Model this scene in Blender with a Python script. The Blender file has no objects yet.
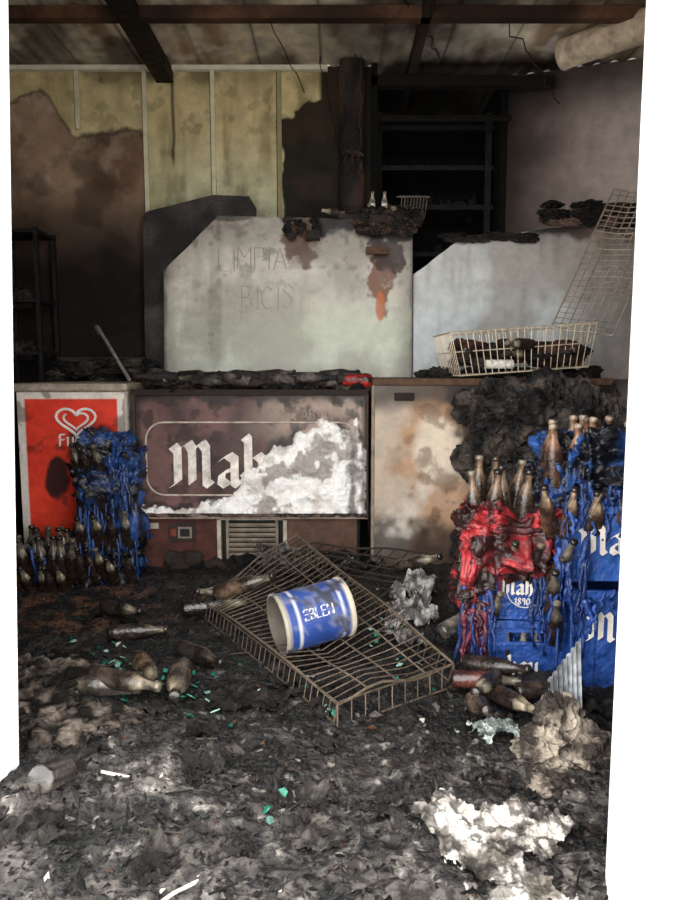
import bpy, math, random
import numpy as np
from mathutils import Matrix, Vector, Euler
random.seed(7); rng=np.random.RandomState(7)
sc=bpy.context.scene
sc.view_settings.view_transform='Standard'
sc.view_settings.gamma=1.08

# ---------------------------------------------------------------- helpers
def C(r,g,b):
    a=np.array([r,g,b],float)/255.
    return np.where(a<=.04045,a/12.92,((a+.055)/1.055)**2.4)
def _h(ix,iy,iz):
    n=(ix.astype(np.int64)*374761393+iy.astype(np.int64)*668265263+iz.astype(np.int64)*2147483647%1000003*97)&0x7fffffff
    n=((n^(n>>13))*1274126177)&0x7fffffff
    n=(n^(n>>16))&0xffff
    return n/65535.
def vn(x,y,z):
    x=np.asarray(x,float);y=np.asarray(y,float)+0*x;z=np.asarray(z,float)+0*x
    ix,iy,iz=np.floor(x),np.floor(y),np.floor(z)
    fx,fy,fz=x-ix,y-iy,z-iz
    fx=fx*fx*(3-2*fx);fy=fy*fy*(3-2*fy);fz=fz*fz*(3-2*fz)
    r=0
    for a in(0,1):
        for b in(0,1):
            for c in(0,1):
                w=(fx if a else 1-fx)*(fy if b else 1-fy)*(fz if c else 1-fz)
                r=r+w*_h(ix+a,iy+b,iz+c)
    return r
def fbm(x,y,z=0,o=4,s=1.):
    x=np.asarray(x,float)*s;y=np.asarray(y,float)*s+0*x;z=np.asarray(z,float)*s+0*x
    r=0;a=.5;t=0
    for i in range(o):
        r=r+a*vn(x+17.3*i,y+5.1*i,z+9.7*i);t+=a;a*=.5;x=x*2.03;y=y*2.03;z=z*2.03
    return r/t
def ridge(x,y,z=0,o=4,s=1.):
    x=np.asarray(x,float)*s;y=np.asarray(y,float)*s+0*x;z=np.asarray(z,float)*s+0*x
    r=0;a=.5;t=0
    for i in range(o):
        r=r+a*(1-np.abs(2*vn(x+31.3*i,y+7.1*i,z+3.7*i)-1));t+=a;a*=.55;x=x*2.1;y=y*2.1;z=z*2.1
    return r/t
def sm(x,a,b):
    t=np.clip((x-a)/(b-a),0,1);return t*t*(3-2*t)
def mix(a,b,t):
    t=np.asarray(t)[...,None]
    return a*(1-t)+b*t

SOOT=C(18,16,15)
class MB:
    def __init__(s): s.v=[];s.f=[];s.c=[];s.n=0
    def add(s,v,f,c):
        v=np.asarray(v,float);c=np.asarray(c,float)
        if c.ndim==1: c=np.tile(c,(len(v),1))
        s.v.append(v);s.c.append(c);s.f.extend([tuple(i+s.n for i in q) for q in f]);s.n+=len(v)
    def box(s,x0,x1,y0,y1,z0,z1,c,M=None):
        v=np.array([[x,y,z] for z in(z0,z1) for y in(y0,y1) for x in(x0,x1)],float)
        if M is not None: v=xf(v,M)
        s.add(v,[(0,2,3,1),(4,5,7,6),(0,1,5,4),(2,6,7,3),(0,4,6,2),(1,3,7,5)],c)
    def prism(s,pb,pt,z0,z1,c):
        n=len(pb)
        v=[(p[0],p[1],z0) for p in pb]+[(p[0],p[1],z1) for p in pt]
        s.add(v,[tuple(range(n))[::-1],tuple(range(n,2*n))]+[(i,(i+1)%n,n+(i+1)%n,n+i) for i in range(n)],c)
    def grid(s,nu,nv,P,Cf,mask=None):
        u,v=np.meshgrid(np.linspace(0,1,nu),np.linspace(0,1,nv),indexing='ij')
        u=u.ravel();v=v.ravel()
        p=P(u,v);c=Cf(p[:,0],p[:,1],p[:,2]) if callable(Cf) else Cf
        i=np.arange(nu-1)[:,None]*nv+np.arange(nv-1)[None,:]
        i=i.ravel();f=np.stack([i,i+nv,i+nv+1,i+1],1)
        if mask is not None:
            k=mask(u,v);f=f[k[f].all(1)]
        s.add(p,f.tolist(),c)
    def tube(s,pts,r,c,n=6,M=None,cap=True):
        P=[np.array(p,float) for p in pts];m=len(P)
        rr=r if hasattr(r,'__len__') else [r]*m
        vs=[];ref=None
        for i in range(m):
            t=P[min(i+1,m-1)]-P[max(i-1,0)];t=t/(np.linalg.norm(t)+1e-9)
            if ref is None:
                a=np.array([0,0,1.]) if abs(t[2])<.9 else np.array([1.,0,0])
            else: a=ref
            u=a-t*np.dot(a,t);u/=np.linalg.norm(u)+1e-9;ref=u;w=np.cross(t,u)
            for k in range(n):
                an=2*math.pi*k/n;vs.append(P[i]+rr[i]*(math.cos(an)*u+math.sin(an)*w))
        f=[(i*n+k,i*n+(k+1)%n,(i+1)*n+(k+1)%n,(i+1)*n+k) for i in range(m-1) for k in range(n)]
        if cap: f+=[tuple(range(n))[::-1],tuple((m-1)*n+k for k in range(n))]
        vs=np.array(vs)
        if M is not None: vs=xf(vs,M)
        s.add(vs,f,c)
    def lathe(s,prof,M,cf,n=16):
        m=len(prof);v=[];f=[]
        for r,z in prof:
            for k in range(n):
                a=2*math.pi*k/n;v.append((r*math.cos(a),r*math.sin(a),z))
        for i in range(m-1):
            for k in range(n): f.append((i*n+k,i*n+(k+1)%n,(i+1)*n+(k+1)%n,(i+1)*n+k))
        v=np.array(v);c=cf(v) if callable(cf) else cf
        s.add(xf(v,M),f,c)
    def lump(s,c0,sz,cf,amp=.5,fr=3.,sub=3,M=None,seed=0):
        v,f=ICO[sub]
        q=v*1.0;d=ridge(q[:,0]+seed,q[:,1]+seed*.7,q[:,2],4,fr*.5)-.5
        q=v*(1+amp*2*d)[:,None]
        q=q*np.array(sz)
        if M is not None:q=xf(q,M)
        q=q+np.array(c0)
        s.add(q,f,cf(q,d) if callable(cf) else cf)
    def build(s,name,mat,parent=None,smooth=False,bevel=0,solid=0):
        v=np.concatenate(s.v);c=np.concatenate(s.c)
        o0=np.zeros(3)
        if parent is None:
            o0=np.array([(v[:,0].min()+v[:,0].max())/2,(v[:,1].min()+v[:,1].max())/2,v[:,2].min()])
        me=bpy.data.meshes.new(name);me.from_pydata((v-o0).tolist(),[],s.f)
        at=me.color_attributes.new('Col','FLOAT_COLOR','POINT')
        at.data.foreach_set('color',np.concatenate([np.clip(c,0,1),np.ones((len(c),1))],1).ravel().astype(np.float32))
        if smooth: me.polygons.foreach_set('use_smooth',[True]*len(me.polygons))
        me.materials.append(mat);me.update()
        ob=bpy.data.objects.new(name,me);sc.collection.objects.link(ob);ob.location=o0
        if parent: ob.parent=parent
        if bevel:
            m=ob.modifiers.new('b','BEVEL');m.width=bevel;m.segments=2;m.limit_method='ANGLE'
        if solid:
            m=ob.modifiers.new('s','SOLIDIFY');m.thickness=solid;m.offset=-1
        return ob
def xf(v,M):
    A=np.array(M);return v@A[:3,:3].T+A[:3,3]
import bmesh
ICO={}
for k in(1,2,3,4,5):
    bm=bmesh.new();bmesh.ops.create_icosphere(bm,subdivisions=k,radius=1)
    ICO[k]=(np.array([v.co[:] for v in bm.verts]),[tuple(v.index for v in f.verts) for f in bm.faces]);bm.free()
def T(x,y,z,rx=0,ry=0,rz=0,s=1):
    return Matrix.Translation((x,y,z))@Euler((math.radians(rx),math.radians(ry),math.radians(rz))).to_matrix().to_4x4()@Matrix.Scale(s,4)
def empty(name,loc=(0,0,0)):
    e=bpy.data.objects.new(name,None);sc.collection.objects.link(e);e.location=loc;return e

def vmat(name,rough=.8,spec=.3,nscale=40,namt=.35,bscale=60,bstr=.3,metal=0,rvar=.2):
    m=bpy.data.materials.new(name);m.use_nodes=True;n=m.node_tree.nodes;l=m.node_tree.links
    b=n['Principled BSDF'];b.inputs['Metallic'].default_value=metal
    b.inputs['Specular IOR Level'].default_value=spec
    a=n.new('ShaderNodeAttribute');a.attribute_name='Col'
    tc=n.new('ShaderNodeTexCoord')
    nz=n.new('ShaderNodeTexNoise');nz.inputs['Scale'].default_value=nscale;nz.inputs['Detail'].default_value=8;nz.inputs['Roughness'].default_value=.65
    l.new(tc.outputs['Object'],nz.inputs['Vector'])
    mr=n.new('ShaderNodeMapRange');mr.inputs[1].default_value=.3;mr.inputs[2].default_value=.7;mr.inputs[3].default_value=1-namt;mr.inputs[4].default_value=1+namt
    l.new(nz.outputs['Fac'],mr.inputs[0])
    mx=n.new('ShaderNodeVectorMath');mx.operation='SCALE'
    l.new(a.outputs['Color'],mx.inputs[0]);l.new(mr.outputs[0],mx.inputs['Scale'])
    l.new(mx.outputs[0],b.inputs['Base Color'])
    mr2=n.new('ShaderNodeMapRange');mr2.inputs[1].default_value=.3;mr2.inputs[2].default_value=.7;mr2.inputs[3].default_value=max(.05,rough-rvar);mr2.inputs[4].default_value=min(1,rough+rvar)
    l.new(nz.outputs['Fac'],mr2.inputs[0]);l.new(mr2.outputs[0],b.inputs['Roughness'])
    if bstr:
        n2=n.new('ShaderNodeTexNoise');n2.inputs['Scale'].default_value=bscale;n2.inputs['Detail'].default_value=6
        l.new(tc.outputs['Object'],n2.inputs['Vector'])
        bp=n.new('ShaderNodeBump');bp.inputs['Strength'].default_value=bstr;bp.inputs['Distance'].default_value=.01
        l.new(n2.outputs['Fac'],bp.inputs['Height']);l.new(bp.outputs[0],b.inputs['Normal'])
    return m
M_wall=vmat('sooty_wall',.85,.2,9,.25,30,.15)
M_ceil=vmat('sooty_ceiling',.8,.2,7,.35,20,.2)
M_floor=vmat('ash_floor',.65,.35,45,.6,90,1.0)
M_char=vmat('charred',.65,.35,50,.5,80,.9)
M_metal=vmat('scorched_enamel',.5,.4,14,.2,40,.08)
M_paint=vmat('printed_panel',.55,.35,20,.2,50,.1)
M_wire=vmat('burnt_wire',.5,.5,50,.4,0,0,.5)
M_plast=vmat('melted_plastic',.38,.5,30,.5,45,.9)
M_glass=vmat('sooty_glass',.25,.6,60,.4,90,.25)
M_white=vmat('white_render',.9,.1,5,.04,80,.1)
M_ash=vmat('ash_paper',.9,.1,60,.35,90,.9)
M_wood=vmat('burnt_wood',.8,.2,18,.5,30,.5)
M_gravel=vmat('concrete',.9,.1,25,.25,60,.4)

# ---------------------------------------------------------------- room shell
RC=2.87
def cw(x,y,z):
    n=fbm(x,z,0,5,2.2);n2=fbm(x,z,7,5,6);n3=fbm(x*9,z*1.2,3,4,1.);n4=fbm(x,z,4,5,14)
    green=mix(C(214,196,146),C(210,210,176),sm(z,2.6,1.95))
    green=mix(green,C(140,120,74),.55*sm(n3,.5,.75))
    green=mix(green,C(84,68,46),.7*sm(z,2.66,2.87)*sm(n2,.3,.6))
    brown=mix(C(168,140,116),C(116,90,72),sm(n,.35,.65));brown=mix(brown,C(60,48,42),sm(z+.3*(n-.5),2.2,1.9)*.8)
    brown=mix(brown,SOOT,sm(z+.5*(n-.5),1.95,1.65)*.94)
    brown=mix(brown,C(200,180,160),.4*sm(n4,.52,.7)*sm(z,2.0,2.3));brown=mix(brown,C(60,46,38),.4*sm(n2,.5,.65))
    zb=2.72-.24*sm(x,-1.78,-1.6)+.16*(n2-.5)-.02*np.sin(x*12)+.05*(fbm(x,z,2,3,25)-.5)
    lf=(1-sm(x,-1.18,-1.165))*(1-sm(z-zb,-.006,.006))
    edge=(1-sm(x,-1.18,-1.165))*(1-sm(np.abs(z-zb),.0,.025))
    c=mix(green,brown,lf);c=mix(c,C(45,36,28),edge*.7)
    c=mix(c,SOOT,(1-sm(np.abs(x+1.0+.02*(n2-.5)),.0,.016))*sm(z,2.25,2.35)*.85)
    bl=sm(x+.10*(n2-.5),-.36,-.34)*(1-sm(z-(2.60+.3*(n2-.5)+.5*(x+.2)),-.01,.01)*(1-sm(x,-.12,-.09)))
    c=mix(c,mix(SOOT,C(50,36,27),sm(n2,.4,.7)),bl*.98)
    c=mix(c,SOOT,sm(n,.5,.7)*.3*sm(z,2.4,1.9)+.3*sm(n2,.58,.7)+.3*sm(n4,.6,.66)*sm(n,.45,.6))
    return c
w=MB();w.grid(420,300,lambda u,v:np.stack([-2.05+2.25*u,4.45+0*u,v*RC],1),cw)
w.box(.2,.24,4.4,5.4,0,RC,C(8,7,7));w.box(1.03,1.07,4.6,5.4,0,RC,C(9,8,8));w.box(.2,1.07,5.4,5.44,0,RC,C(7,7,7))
w.build('wall_back',M_wall)
r=MB()
def cr(x,y,z):
    n=fbm(x,y,z,5,2.5);n2=fbm(x*6,z*1,3,4,1.3)
    c=mix(C(140,122,116),C(200,186,180),sm(x,1.2,1.9)*.9)
    c=mix(c,C(30,26,24),sm(1.68-x+.5*(n-.5),.2,.6)*.92)
    c=mix(c,C(80,70,66),sm(n2,.5,.8)*.5)
    return mix(c,SOOT,np.clip(sm(z,2.5,2.8)*.7+.3*sm(z,1.8,1.2),0,1))
r.grid(160,200,lambda u,v:np.stack([1.03+1.07*u,4.62-.40*u,v*RC],1),cr)
r.grid(60,100,lambda u,v:np.stack([2.1+0*u,4.22-3.45*u,v*RC],1),lambda x,y,z:mix(C(120,105,98),C(60,52,48),sm(fbm(x,y,z,4,2),.3,.7)))
r.build('wall_right',M_wall)
l=MB()
l.grid(60,100,lambda u,v:np.stack([-2.05+0*u,1.9+2.55*u,v*RC],1),lambda x,y,z:mix(C(90,72,60),SOOT,sm(fbm(x,y,z,4,2)+.4*(1-z/2.8),.3,.7)))
l.build('wall_left',M_wall)
def cc(x,y,z):
    n=fbm(x,y,0,5,2.5);n2=fbm(x,y,5,4,9);n3=fbm(x*7,y*1.5,2,4,1.)
    c=mix(C(226,212,190),C(150,126,102),sm(n3,.35,.65));c=mix(c,C(240,234,224),sm(n2,.5,.75)*.5)
    seam=1-sm(np.abs(((x+10)%.36)-.18),.0,.012);c=mix(c,C(40,30,24),seam*.8)
    c=mix(c,SOOT,sm(x+.5*(n-.5),-.3,.05)*(1-sm(x,.65,1.))*.65)
    c=mix(c,SOOT,np.clip(sm(x+.5*(n-.5),.2,.3),0,1)*sm(y,4.2,4.45)*.93)
    return mix(c,C(36,28,23),np.clip(sm(n,.46,.64)*.75+sm(x,1.1,1.4)*.25,0,1))
ce=MB();ce.grid(300,200,lambda u,v:np.stack([-2.05+4.2*u,5.45-4.6*v,RC+.004*np.sin((-2.05+4.2*u)*2*math.pi/.09)],1),cc)
ce.build('ceiling',M_ceil)
def bcf(a,k=.8):
    return lambda x,y,z:mix(a,SOOT,sm(fbm(x,y,z,4,3.),.40,.6)*k)
def bbox(b,x0,x1,y0,y1,z0,z1,cf_,ax):
    n=60
    def seg(P): b.grid(n,2,P,cf_)
    if ax=='x':
        X=lambda u:x0+(x1-x0)*u
        seg(lambda u,v:np.stack([X(u),y0+0*u,z0+(z1-z0)*v],1));seg(lambda u,v:np.stack([X(u),y1+0*u,z1-(z1-z0)*v],1));seg(lambda u,v:np.stack([X(u),y1+(y0-y1)*v,z0+0*u],1));seg(lambda u,v:np.stack([X(u),y0+(y1-y0)*v,z1+0*u],1))
    else:
        Y=lambda u:y0+(y1-y0)*u
        seg(lambda u,v:np.stack([x1+0*u,Y(u),z0+(z1-z0)*v],1));seg(lambda u,v:np.stack([x0+0*u,Y(u),z1-(z1-z0)*v],1));seg(lambda u,v:np.stack([x0+(x1-x0)*v,Y(u),z0+0*u],1));seg(lambda u,v:np.stack([x1-(x1-x0)*v,Y(u),z1+0*u],1))
        b.box(x0,x1,y0-.001,y0,z0,z1,SOOT);b.box(x0,x1,y1,y1+.001,z0,z1,SOOT)
b=MB();bbox(b,-2.05,2.1,3.72,3.78,2.80,2.86,bcf(C(96,66,50)),'x');b.build('ceiling_beam',M_wood)
b=MB();bbox(b,-1.09,-.99,1.9,4.44,2.77,2.855,bcf(C(44,33,27)),'y');b.build('ceiling_beam',M_wood)
b=MB();bbox(b,.42,.47,2.2,5.0,2.80,2.855,bcf(C(50,38,30)),'y');b.build('ceiling_beam',M_wood)
b=MB();b.box(.2,1.3,4.40,4.47,2.74,2.80,C(22,18,16));b.box(.2,1.05,4.42,4.45,2.55,2.58,C(14,12,11));b.build('trim_alcove',M_wood,bevel=.004)
t=MB()
for x in(-1.57,-1.163,-.753,-.352):
    t.box(x-.013,x+.013,4.425,4.447,1.7 if x>-1.5 else 2.5,2.84,C(222,214,182) if x!=-.352 else C(160,150,110))
    t.box(x-.019,x-.013,4.435,4.448,1.7 if x>-1.5 else 2.5,2.84,C(60,50,36))
t.box(-2.04,-.06,4.41,4.447,2.835,2.862,C(226,220,202))
t.build('trim_1',M_wall)
f=MB();W=C(246,246,246);d=np.array([-.9635,.2676]);nn=np.array([-.2676,-.9635])
A=np.array([-.812,1.676]);At=np.array([-.716,1.676]);B=np.array([.538,1.3])
f.prism([A,A+.15*nn,A+.15*nn+d*6,A+d*6],[At,At+.15*nn,At+.15*nn+d*6,At+d*6],-.03,2.5,W)
f.prism([B,B-d*6,B-d*6+.15*nn,B+.15*nn],[B,B-d*6,B-d*6+.15*nn,B+.15*nn],-.03,2.5,W)
q=[A+d*6,A+d*6+.15*nn,B-d*6+.15*nn,B-d*6]
f.prism(q,q,2.5,3.4,W)
f.build('wall_front',M_white)
g=MB();g.grid(60,60,lambda u,v:np.stack([-8+16*u,-9+10.6*v,-.035+0*u],1),lambda x,y,z:mix(C(180,176,168),C(205,200,192),fbm(x,y,0,4,2)))
g.build('ground_outside',M_gravel)

# ---------------------------------------------------------------- floor
def mound(x,y,cx,cy,rx,ry,h):
    return h*np.exp(-((x-cx)/rx)**2-((y-cy)/ry)**2)
def Hf(x,y):
    x=np.asarray(x,float);y=np.asarray(y,float)
    inn=sm(y,1.05,1.6)
    wx=x+.06*fbm(x,y,2,3,8);wy=y+.06*fbm(x,y,6,3,8)
    h=.004+.04*inn*fbm(x,y,0,3,2.5)+.045*(.35+.65*inn)*(ridge(wx,wy,1,4,6)-.4)+.022*(ridge(wx,wy,4,3,19)-.5)+.007*(ridge(x,y,8,3,60)-.5)
    h=h+mound(x,y,-.86,1.95,.14,.2,.07)+mound(x,y,-.5,1.75,.25,.18,.03)+mound(x,y,.35,1.55,.2,.1,.02)
    h=h+mound(x,y,.35,2.75,.28,.22,.07)+mound(x,y,-.2,3.2,.4,.15,.05)+mound(x,y,.6,3.1,.5,.3,.1)
    return np.maximum(h,-.02)
def cf(x,y,z):
    n=fbm(x,y,0,5,3);n2=fbm(x,y,5,5,14);n3=ridge(x,y,8,3,60);n4=fbm(x,y,3,5,40);n5=fbm(x,y,13,5,7)
    c=mix(C(10,10,10),C(34,31,30),sm(n2,.4,.7))
    ash=mix(C(34,31,30),C(92,87,83),sm(n4,.35,.7))
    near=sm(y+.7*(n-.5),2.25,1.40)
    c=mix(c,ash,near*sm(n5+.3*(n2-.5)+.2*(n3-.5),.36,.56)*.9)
    c=mix(c,C(86,54,34),.55*sm(n2,.45,.6)*(1-sm((x+1.1)**2/.25+(y-2.85)**2/.12,.4,1)))
    c=mix(c,C(8,8,8),.85*(1-sm((x-.45)**2/.04+(y-2.0)**2/.03,.4,1.3)))
    c=mix(c,C(8,8,8),.75*(1-sm((x-.0)**2/.6+(y-1.92)**2/.05,.3,1.3))*sm(n,.65,.45))
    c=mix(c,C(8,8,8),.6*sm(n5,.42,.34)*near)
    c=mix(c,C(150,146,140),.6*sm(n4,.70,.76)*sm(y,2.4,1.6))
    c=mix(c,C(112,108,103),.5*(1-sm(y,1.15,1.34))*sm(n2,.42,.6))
    return c
fl=MB()
def Pf(u,v):
    y=1.0+3.45*v**1.5;x=(u-.5)*2*2.1
    return np.stack([x,y,Hf(x,y)],1)
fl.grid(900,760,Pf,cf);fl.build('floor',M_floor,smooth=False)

# ---------------------------------------------------------------- lettering strokes
LET={'M':([[(-.05,0),(.15,.1),(.15,1.15),(0,1.3)],[(.15,1.15),(.5,1.4),(.62,1.2),(.62,.1)],[(.62,1.15),(.95,1.4),(1.08,1.2),(1.08,.1),(1.22,0)]],1.5),
'a':([[(.05,.85),(.3,1.0),(.5,.85),(.5,.1),(.65,0)],[(.5,.55),(.1,.42),(.05,.15),(.25,0),(.5,.15)]],.85),
'h':([[(0,1.6),(.1,1.5),(.1,0)],[(.1,.8),(.4,1.0),(.55,.85),(.55,.2),(.4,-.15)]],.85),
'o':([[(.1,.85),(.1,.15),(.35,0),(.6,.15),(.6,.85),(.35,1.0),(.1,.85)]],.9),
'u':([[(0,1),(.1,.9),(.1,.15),(.3,0),(.55,.15)],[(.55,1),(.55,.1),(.7,0)]],.85),
'L':([[(0,1.3),(0,0),(.6,0)]],.8),'I':([[(.1,1.3),(.1,0)]],.35),
'm':([[(0,0),(0,1.3),(.4,.6),(.8,1.3),(.8,0)]],1.05),'P':([[(0,0),(0,1.3),(.5,1.25),(.55,.8),(0,.6)]],.75),
'N':([[(0,0),(0,1.3),(.7,0),(.7,1.3)]],.9),'T':([[(.35,0),(.35,1.3)],[(0,1.3),(.7,1.3)]],.8),
'E':([[(.6,1.3),(0,1.3),(0,0),(.6,0)],[(0,.7),(.5,.7)]],.8),
'A':([[(0,0),(.4,1.3),(.8,0)],[(.15,.45),(.65,.45)]],1.),'B':([[(0,0),(0,1.3),(.5,1.2),(.4,.75),(0,.68),(.5,.6),(.6,.15),(0,0)]],.8),
'C':([[(.65,1.1),(.3,1.3),(0,.9),(0,.4),(.3,0),(.65,.2)]],.85),'S':([[(.6,1.1),(.3,1.3),(0,1.0),(.5,.55),(.5,.15),(.2,0),(0,.15)]],.8),
'F':([[(0,0),(0,1.3),(.6,1.3)],[(0,.7),(.5,.7)]],.8),'r':([[(.0,1),(.1,.9),(.1,0)],[(.1,.8),(.4,1)]],.55),
'i':([[(.1,1),(.1,0)]],.35),'g':([[(.6,1),(.1,.9),(.1,.2),(.5,.1),(.6,1),(.6,-.3),(.1,-.4)]],.85),
'1':([[(0,1),(.25,1.3),(.25,0)]],.55),'8':([[(.3,.7),(.05,1),(.3,1.3),(.55,1),(.3,.7),(0,.3),(.3,0),(.6,.3),(.3,.7)]],.8),
'9':([[(.5,.8),(.1,.75),(.1,1.2),(.5,1.2),(.5,0)]],.75),'0':([[(.1,.3),(.1,1),(.35,1.3),(.6,1),(.6,.3),(.35,0),(.1,.3)]],.8)}
def write(mb,text,x,z,size,y,nib,ang,col,M=None,th=.004,wob=0):
    nv=np.array([math.cos(ang),math.sin(ang)])*nib
    nw=np.array([-math.sin(ang),math.cos(ang)])*nib*.18
    def area(pts): return sum(pts[i][0]*pts[(i+1)%4][1]-pts[(i+1)%4][0]*pts[i][1] for i in range(4))
    for ch in text:
        if ch==' ': x+=size*.6;continue
        st,ad=LET[ch]
        zz=z+(random.uniform(-wob,wob)*2 if wob else 0)
        for s in st:
            s=[(p[0]*size+random.uniform(-wob,wob),p[1]*size+random.uniform(-wob,wob)) for p in s]
            for p,q in zip(s[:-1],s[1:]):
                p=np.array(p)+[x,zz];q=np.array(q)+[x,zz]
                pts=[p-nv,p+nv,q+nv,q-nv]
                if abs(area(pts))<nib*size*.05: pts=[p-nv-nw,p+nv+nw,q+nv+nw,q-nv-nw]
                if area(pts)<0: pts=pts[::-1]
                dy=random.uniform(0,.0006)
                v=np.array([(k[0],y-dy,k[1]) for k in pts]+[(k[0],y+th,k[1]) for k in pts])
                if M is not None:v=xf(v,M)
                mb.add(v,[(0,1,2,3),(4,7,6,5),(0,4,5,1),(1,5,6,2),(2,6,7,3),(3,7,4,0)],col)
        x+=ad*size
    return x
def rrect(x0,x1,z0,z1,r,y,n=6):
    p=[]
    for cx,cz,a0 in((x1-r,z1-r,0),(x0+r,z1-r,90),(x0+r,z0+r,180),(x1-r,z0+r,270)):
        for k in range(n+1):
            a=math.radians(a0+90*k/n);p.append((cx+r*math.cos(a),y,cz+r*math.sin(a)))
    return p+[p[0]]
DK=[C(10,9,9),C(18,16,15),C(30,26,23),C(44,36,31)]
# ---------------------------------------------------------------- bottles
def bcol(base,lab,cap):
    def f(v):
        z=v[:,2];n=fbm(v[:,0]*40+base[0]*90,v[:,1]*40,z*30,3,1)
        c=np.tile(base,(len(v),1));c=mix(c,lab,((z>.175)&(z<.223)).astype(float));c=mix(c,cap,(z>=.2235).astype(float))
        c=mix(c,base*2.2,((z>.03)&(z<.11)).astype(float)*.6)
        return mix(c,SOOT,sm(n,.42,.58)*.8)
    return f
PBF=[(0,0),(.028,0),(.031,.008)]+[(.031,z) for z in(.029,.031,.05,.07,.09,.109,.111,.125)]+[(.029,.145),(.0165,.18),(.0135,.195),(.0135,.222),(.016,.224),(.016,.236),(.012,.24),(0,.24)]
def bottle(mb,x,y,z,rx=0,ry=0,rz=0,s=1,lab=None,base=None,cap=None):
    base=C(40,25,16) if base is None else base
    lab=random.choice([C(196,180,152),C(150,138,118),C(60,50,44),C(180,168,146)]) if lab is None else lab
    cap=random.choice([C(30,26,24),C(120,110,96),C(50,40,34)]) if cap is None else cap
    mb.lathe(PBF,T(x,y,z,rx,ry,rz,s),bcol(base,lab,cap),14)
def rub(x0,x1,y0,y1,z,n,smin,smax,cols):
    b=MB()
    for i in range(n):
        s=random.uniform(smin,smax)
        b.lump((random.uniform(x0,x1),random.uniform(y0,y1),z+s*.4),(s*random.uniform(.8,2.2),s,s*random.uniform(.4,.9)),random.choice(cols),.9,5,3,T(0,0,0,0,random.uniform(-25,25),random.uniform(0,180)),seed=i*3.1)
    return b

# ---------------------------------------------------------------- brown chest freezer
E=empty('chest_freezer')
b=MB();b.box(-1.02,.145,3.53,4.12,.31,.945,C(60,48,44));b.box(-1.0,.12,3.60,4.1,.03,.31,C(16,14,13))
for x in(-.95,.07):
    for y in(3.65,4.05): b.box(x-.03,x+.03,y-.03,y+.03,-.01,.03,C(20,20,20))
b.build('body',M_metal,E,bevel=.008)
def patch(x,z):
    n=fbm(x,z,3,5,7);n2=fbm(x,z,8,4,25)
    top=np.interp(x,[-.75,-.62,-.45,-.33,-.15,-.05,.10,.13],[.345,.40,.50,.62,.72,.82,.78,.66])
    return (top-z)+.24*(n-.5)+.08*(n2-.5)
def cfr(x,y,z):
    n=fbm(x,z,0,5,5);n2=fbm(x,z,2,5,18);n4=fbm(x,z,5,5,11)
    c=mix(C(106,76,72),C(66,46,44),sm(n,.35,.65))
    c=mix(c,C(176,154,140),.75*sm(x+.3*(n-.5),-.5,-.1)*sm(z+.1*(n2-.5),.62,.76))
    c=mix(c,C(30,22,20),sm(n2,.5,.65)*.65)
    p=patch(x,z)
    c=mix(c,C(26,20,17),sm(p,-.08,-.01)*.85*sm(n2,.3,.5))
    c=mix(c,mix(C(246,244,240),C(206,198,190),sm(n2,.5,.75)),sm(p,-.006,.006)*(z>.33))
    c=mix(c,C(110,94,84),sm(p,-.006,.006)*sm(n4,.58,.66)*.7)
    c=mix(c,SOOT,.8*(1-sm(np.abs(x-.08)+.08*(n2-.5),.0,.03))*sm(z,.75,.6))
    c=mix(c,SOOT,.85*sm(z+.10*(n2-.5),.86,.92)+.7*sm(.36-z+.08*(n2-.5),.0,.04)*(1-sm(p,-.006,.006)))
    c=mix(c,SOOT,.7*sm(.02-np.minimum(x+1.0,.13-x)+.03*(n2-.5),0,.02))
    return c
b=MB()
def Pfr(u,v):
    x=-1.02+1.165*u;z=.31+.635*v;p=patch(x,z)
    y=3.515-sm(p,-.006,.03)*(.012+.035*(ridge(x,z,0,4,16)-.35))-.003*fbm(x,z,5,3,9)
    return np.stack([x,y,z],1)
b.grid(400,220,Pfr,cfr);b.build('front_panel',M_paint,E,smooth=True)
b=MB();D=C(62,50,44)
b.box(-1.03,.155,3.495,3.53,.925,.955,C(40,32,28));b.box(-1.03,-1.012,3.495,3.53,.30,.93,D);b.box(.137,.155,3.495,3.53,.30,.93,D);b.box(-1.03,.155,3.495,3.53,.298,.316,C(130,112,102))
b.build('frame',M_wood,E,bevel=.003)
b=MB();pts=rrect(-.965,.10,.42,.79,.09,3.507)
b.tube(pts,.0045,C(195,180,168),6);write(b,'Mahou',-.83,.47,.155,3.503,.026,math.radians(38),C(226,216,208))
write(b,'LA CABANA',-.33,.80,.045,3.507,.004,.6,C(150,132,122));b.build('logo',M_wood,E)
b=MB();MR=C(74,43,38)
b.box(-1.01,-.62,3.54,3.56,.03,.30,MR)
b.box(-.87,-.73,3.532,3.545,.17,.27,C(50,40,36));b.box(-.86,-.83,3.528,3.54,.2,.24,C(110,54,46));b.box(-.82,-.75,3.528,3.54,.19,.25,C(130,120,112));b.box(-.81,-.76,3.525,3.54,.20,.24,C(40,36,34))
b.box(-.98,-.92,3.53,3.54,.24,.27,C(150,140,130))
b.box(-.26,.10,3.54,3.56,.03,.30,C(92,68,58))
G=C(190,180,162)
b.box(-.62,-.60,3.53,3.57,.04,.30,G);b.box(-.28,-.26,3.53,3.57,.04,.30,G);b.box(-.62,-.26,3.53,3.57,.285,.30,G)
for i in range(9):
    z=.05+i*.026
    b.box(-.56,-.32,-.01,.004,-.008,.008,C(130,118,104),T(0,3.548,z,35,0,0))
b.box(-.575,-.56,3.535,3.56,.04,.285,C(130,120,106));b.box(-.32,-.305,3.535,3.56,.04,.285,C(130,120,106))
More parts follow.
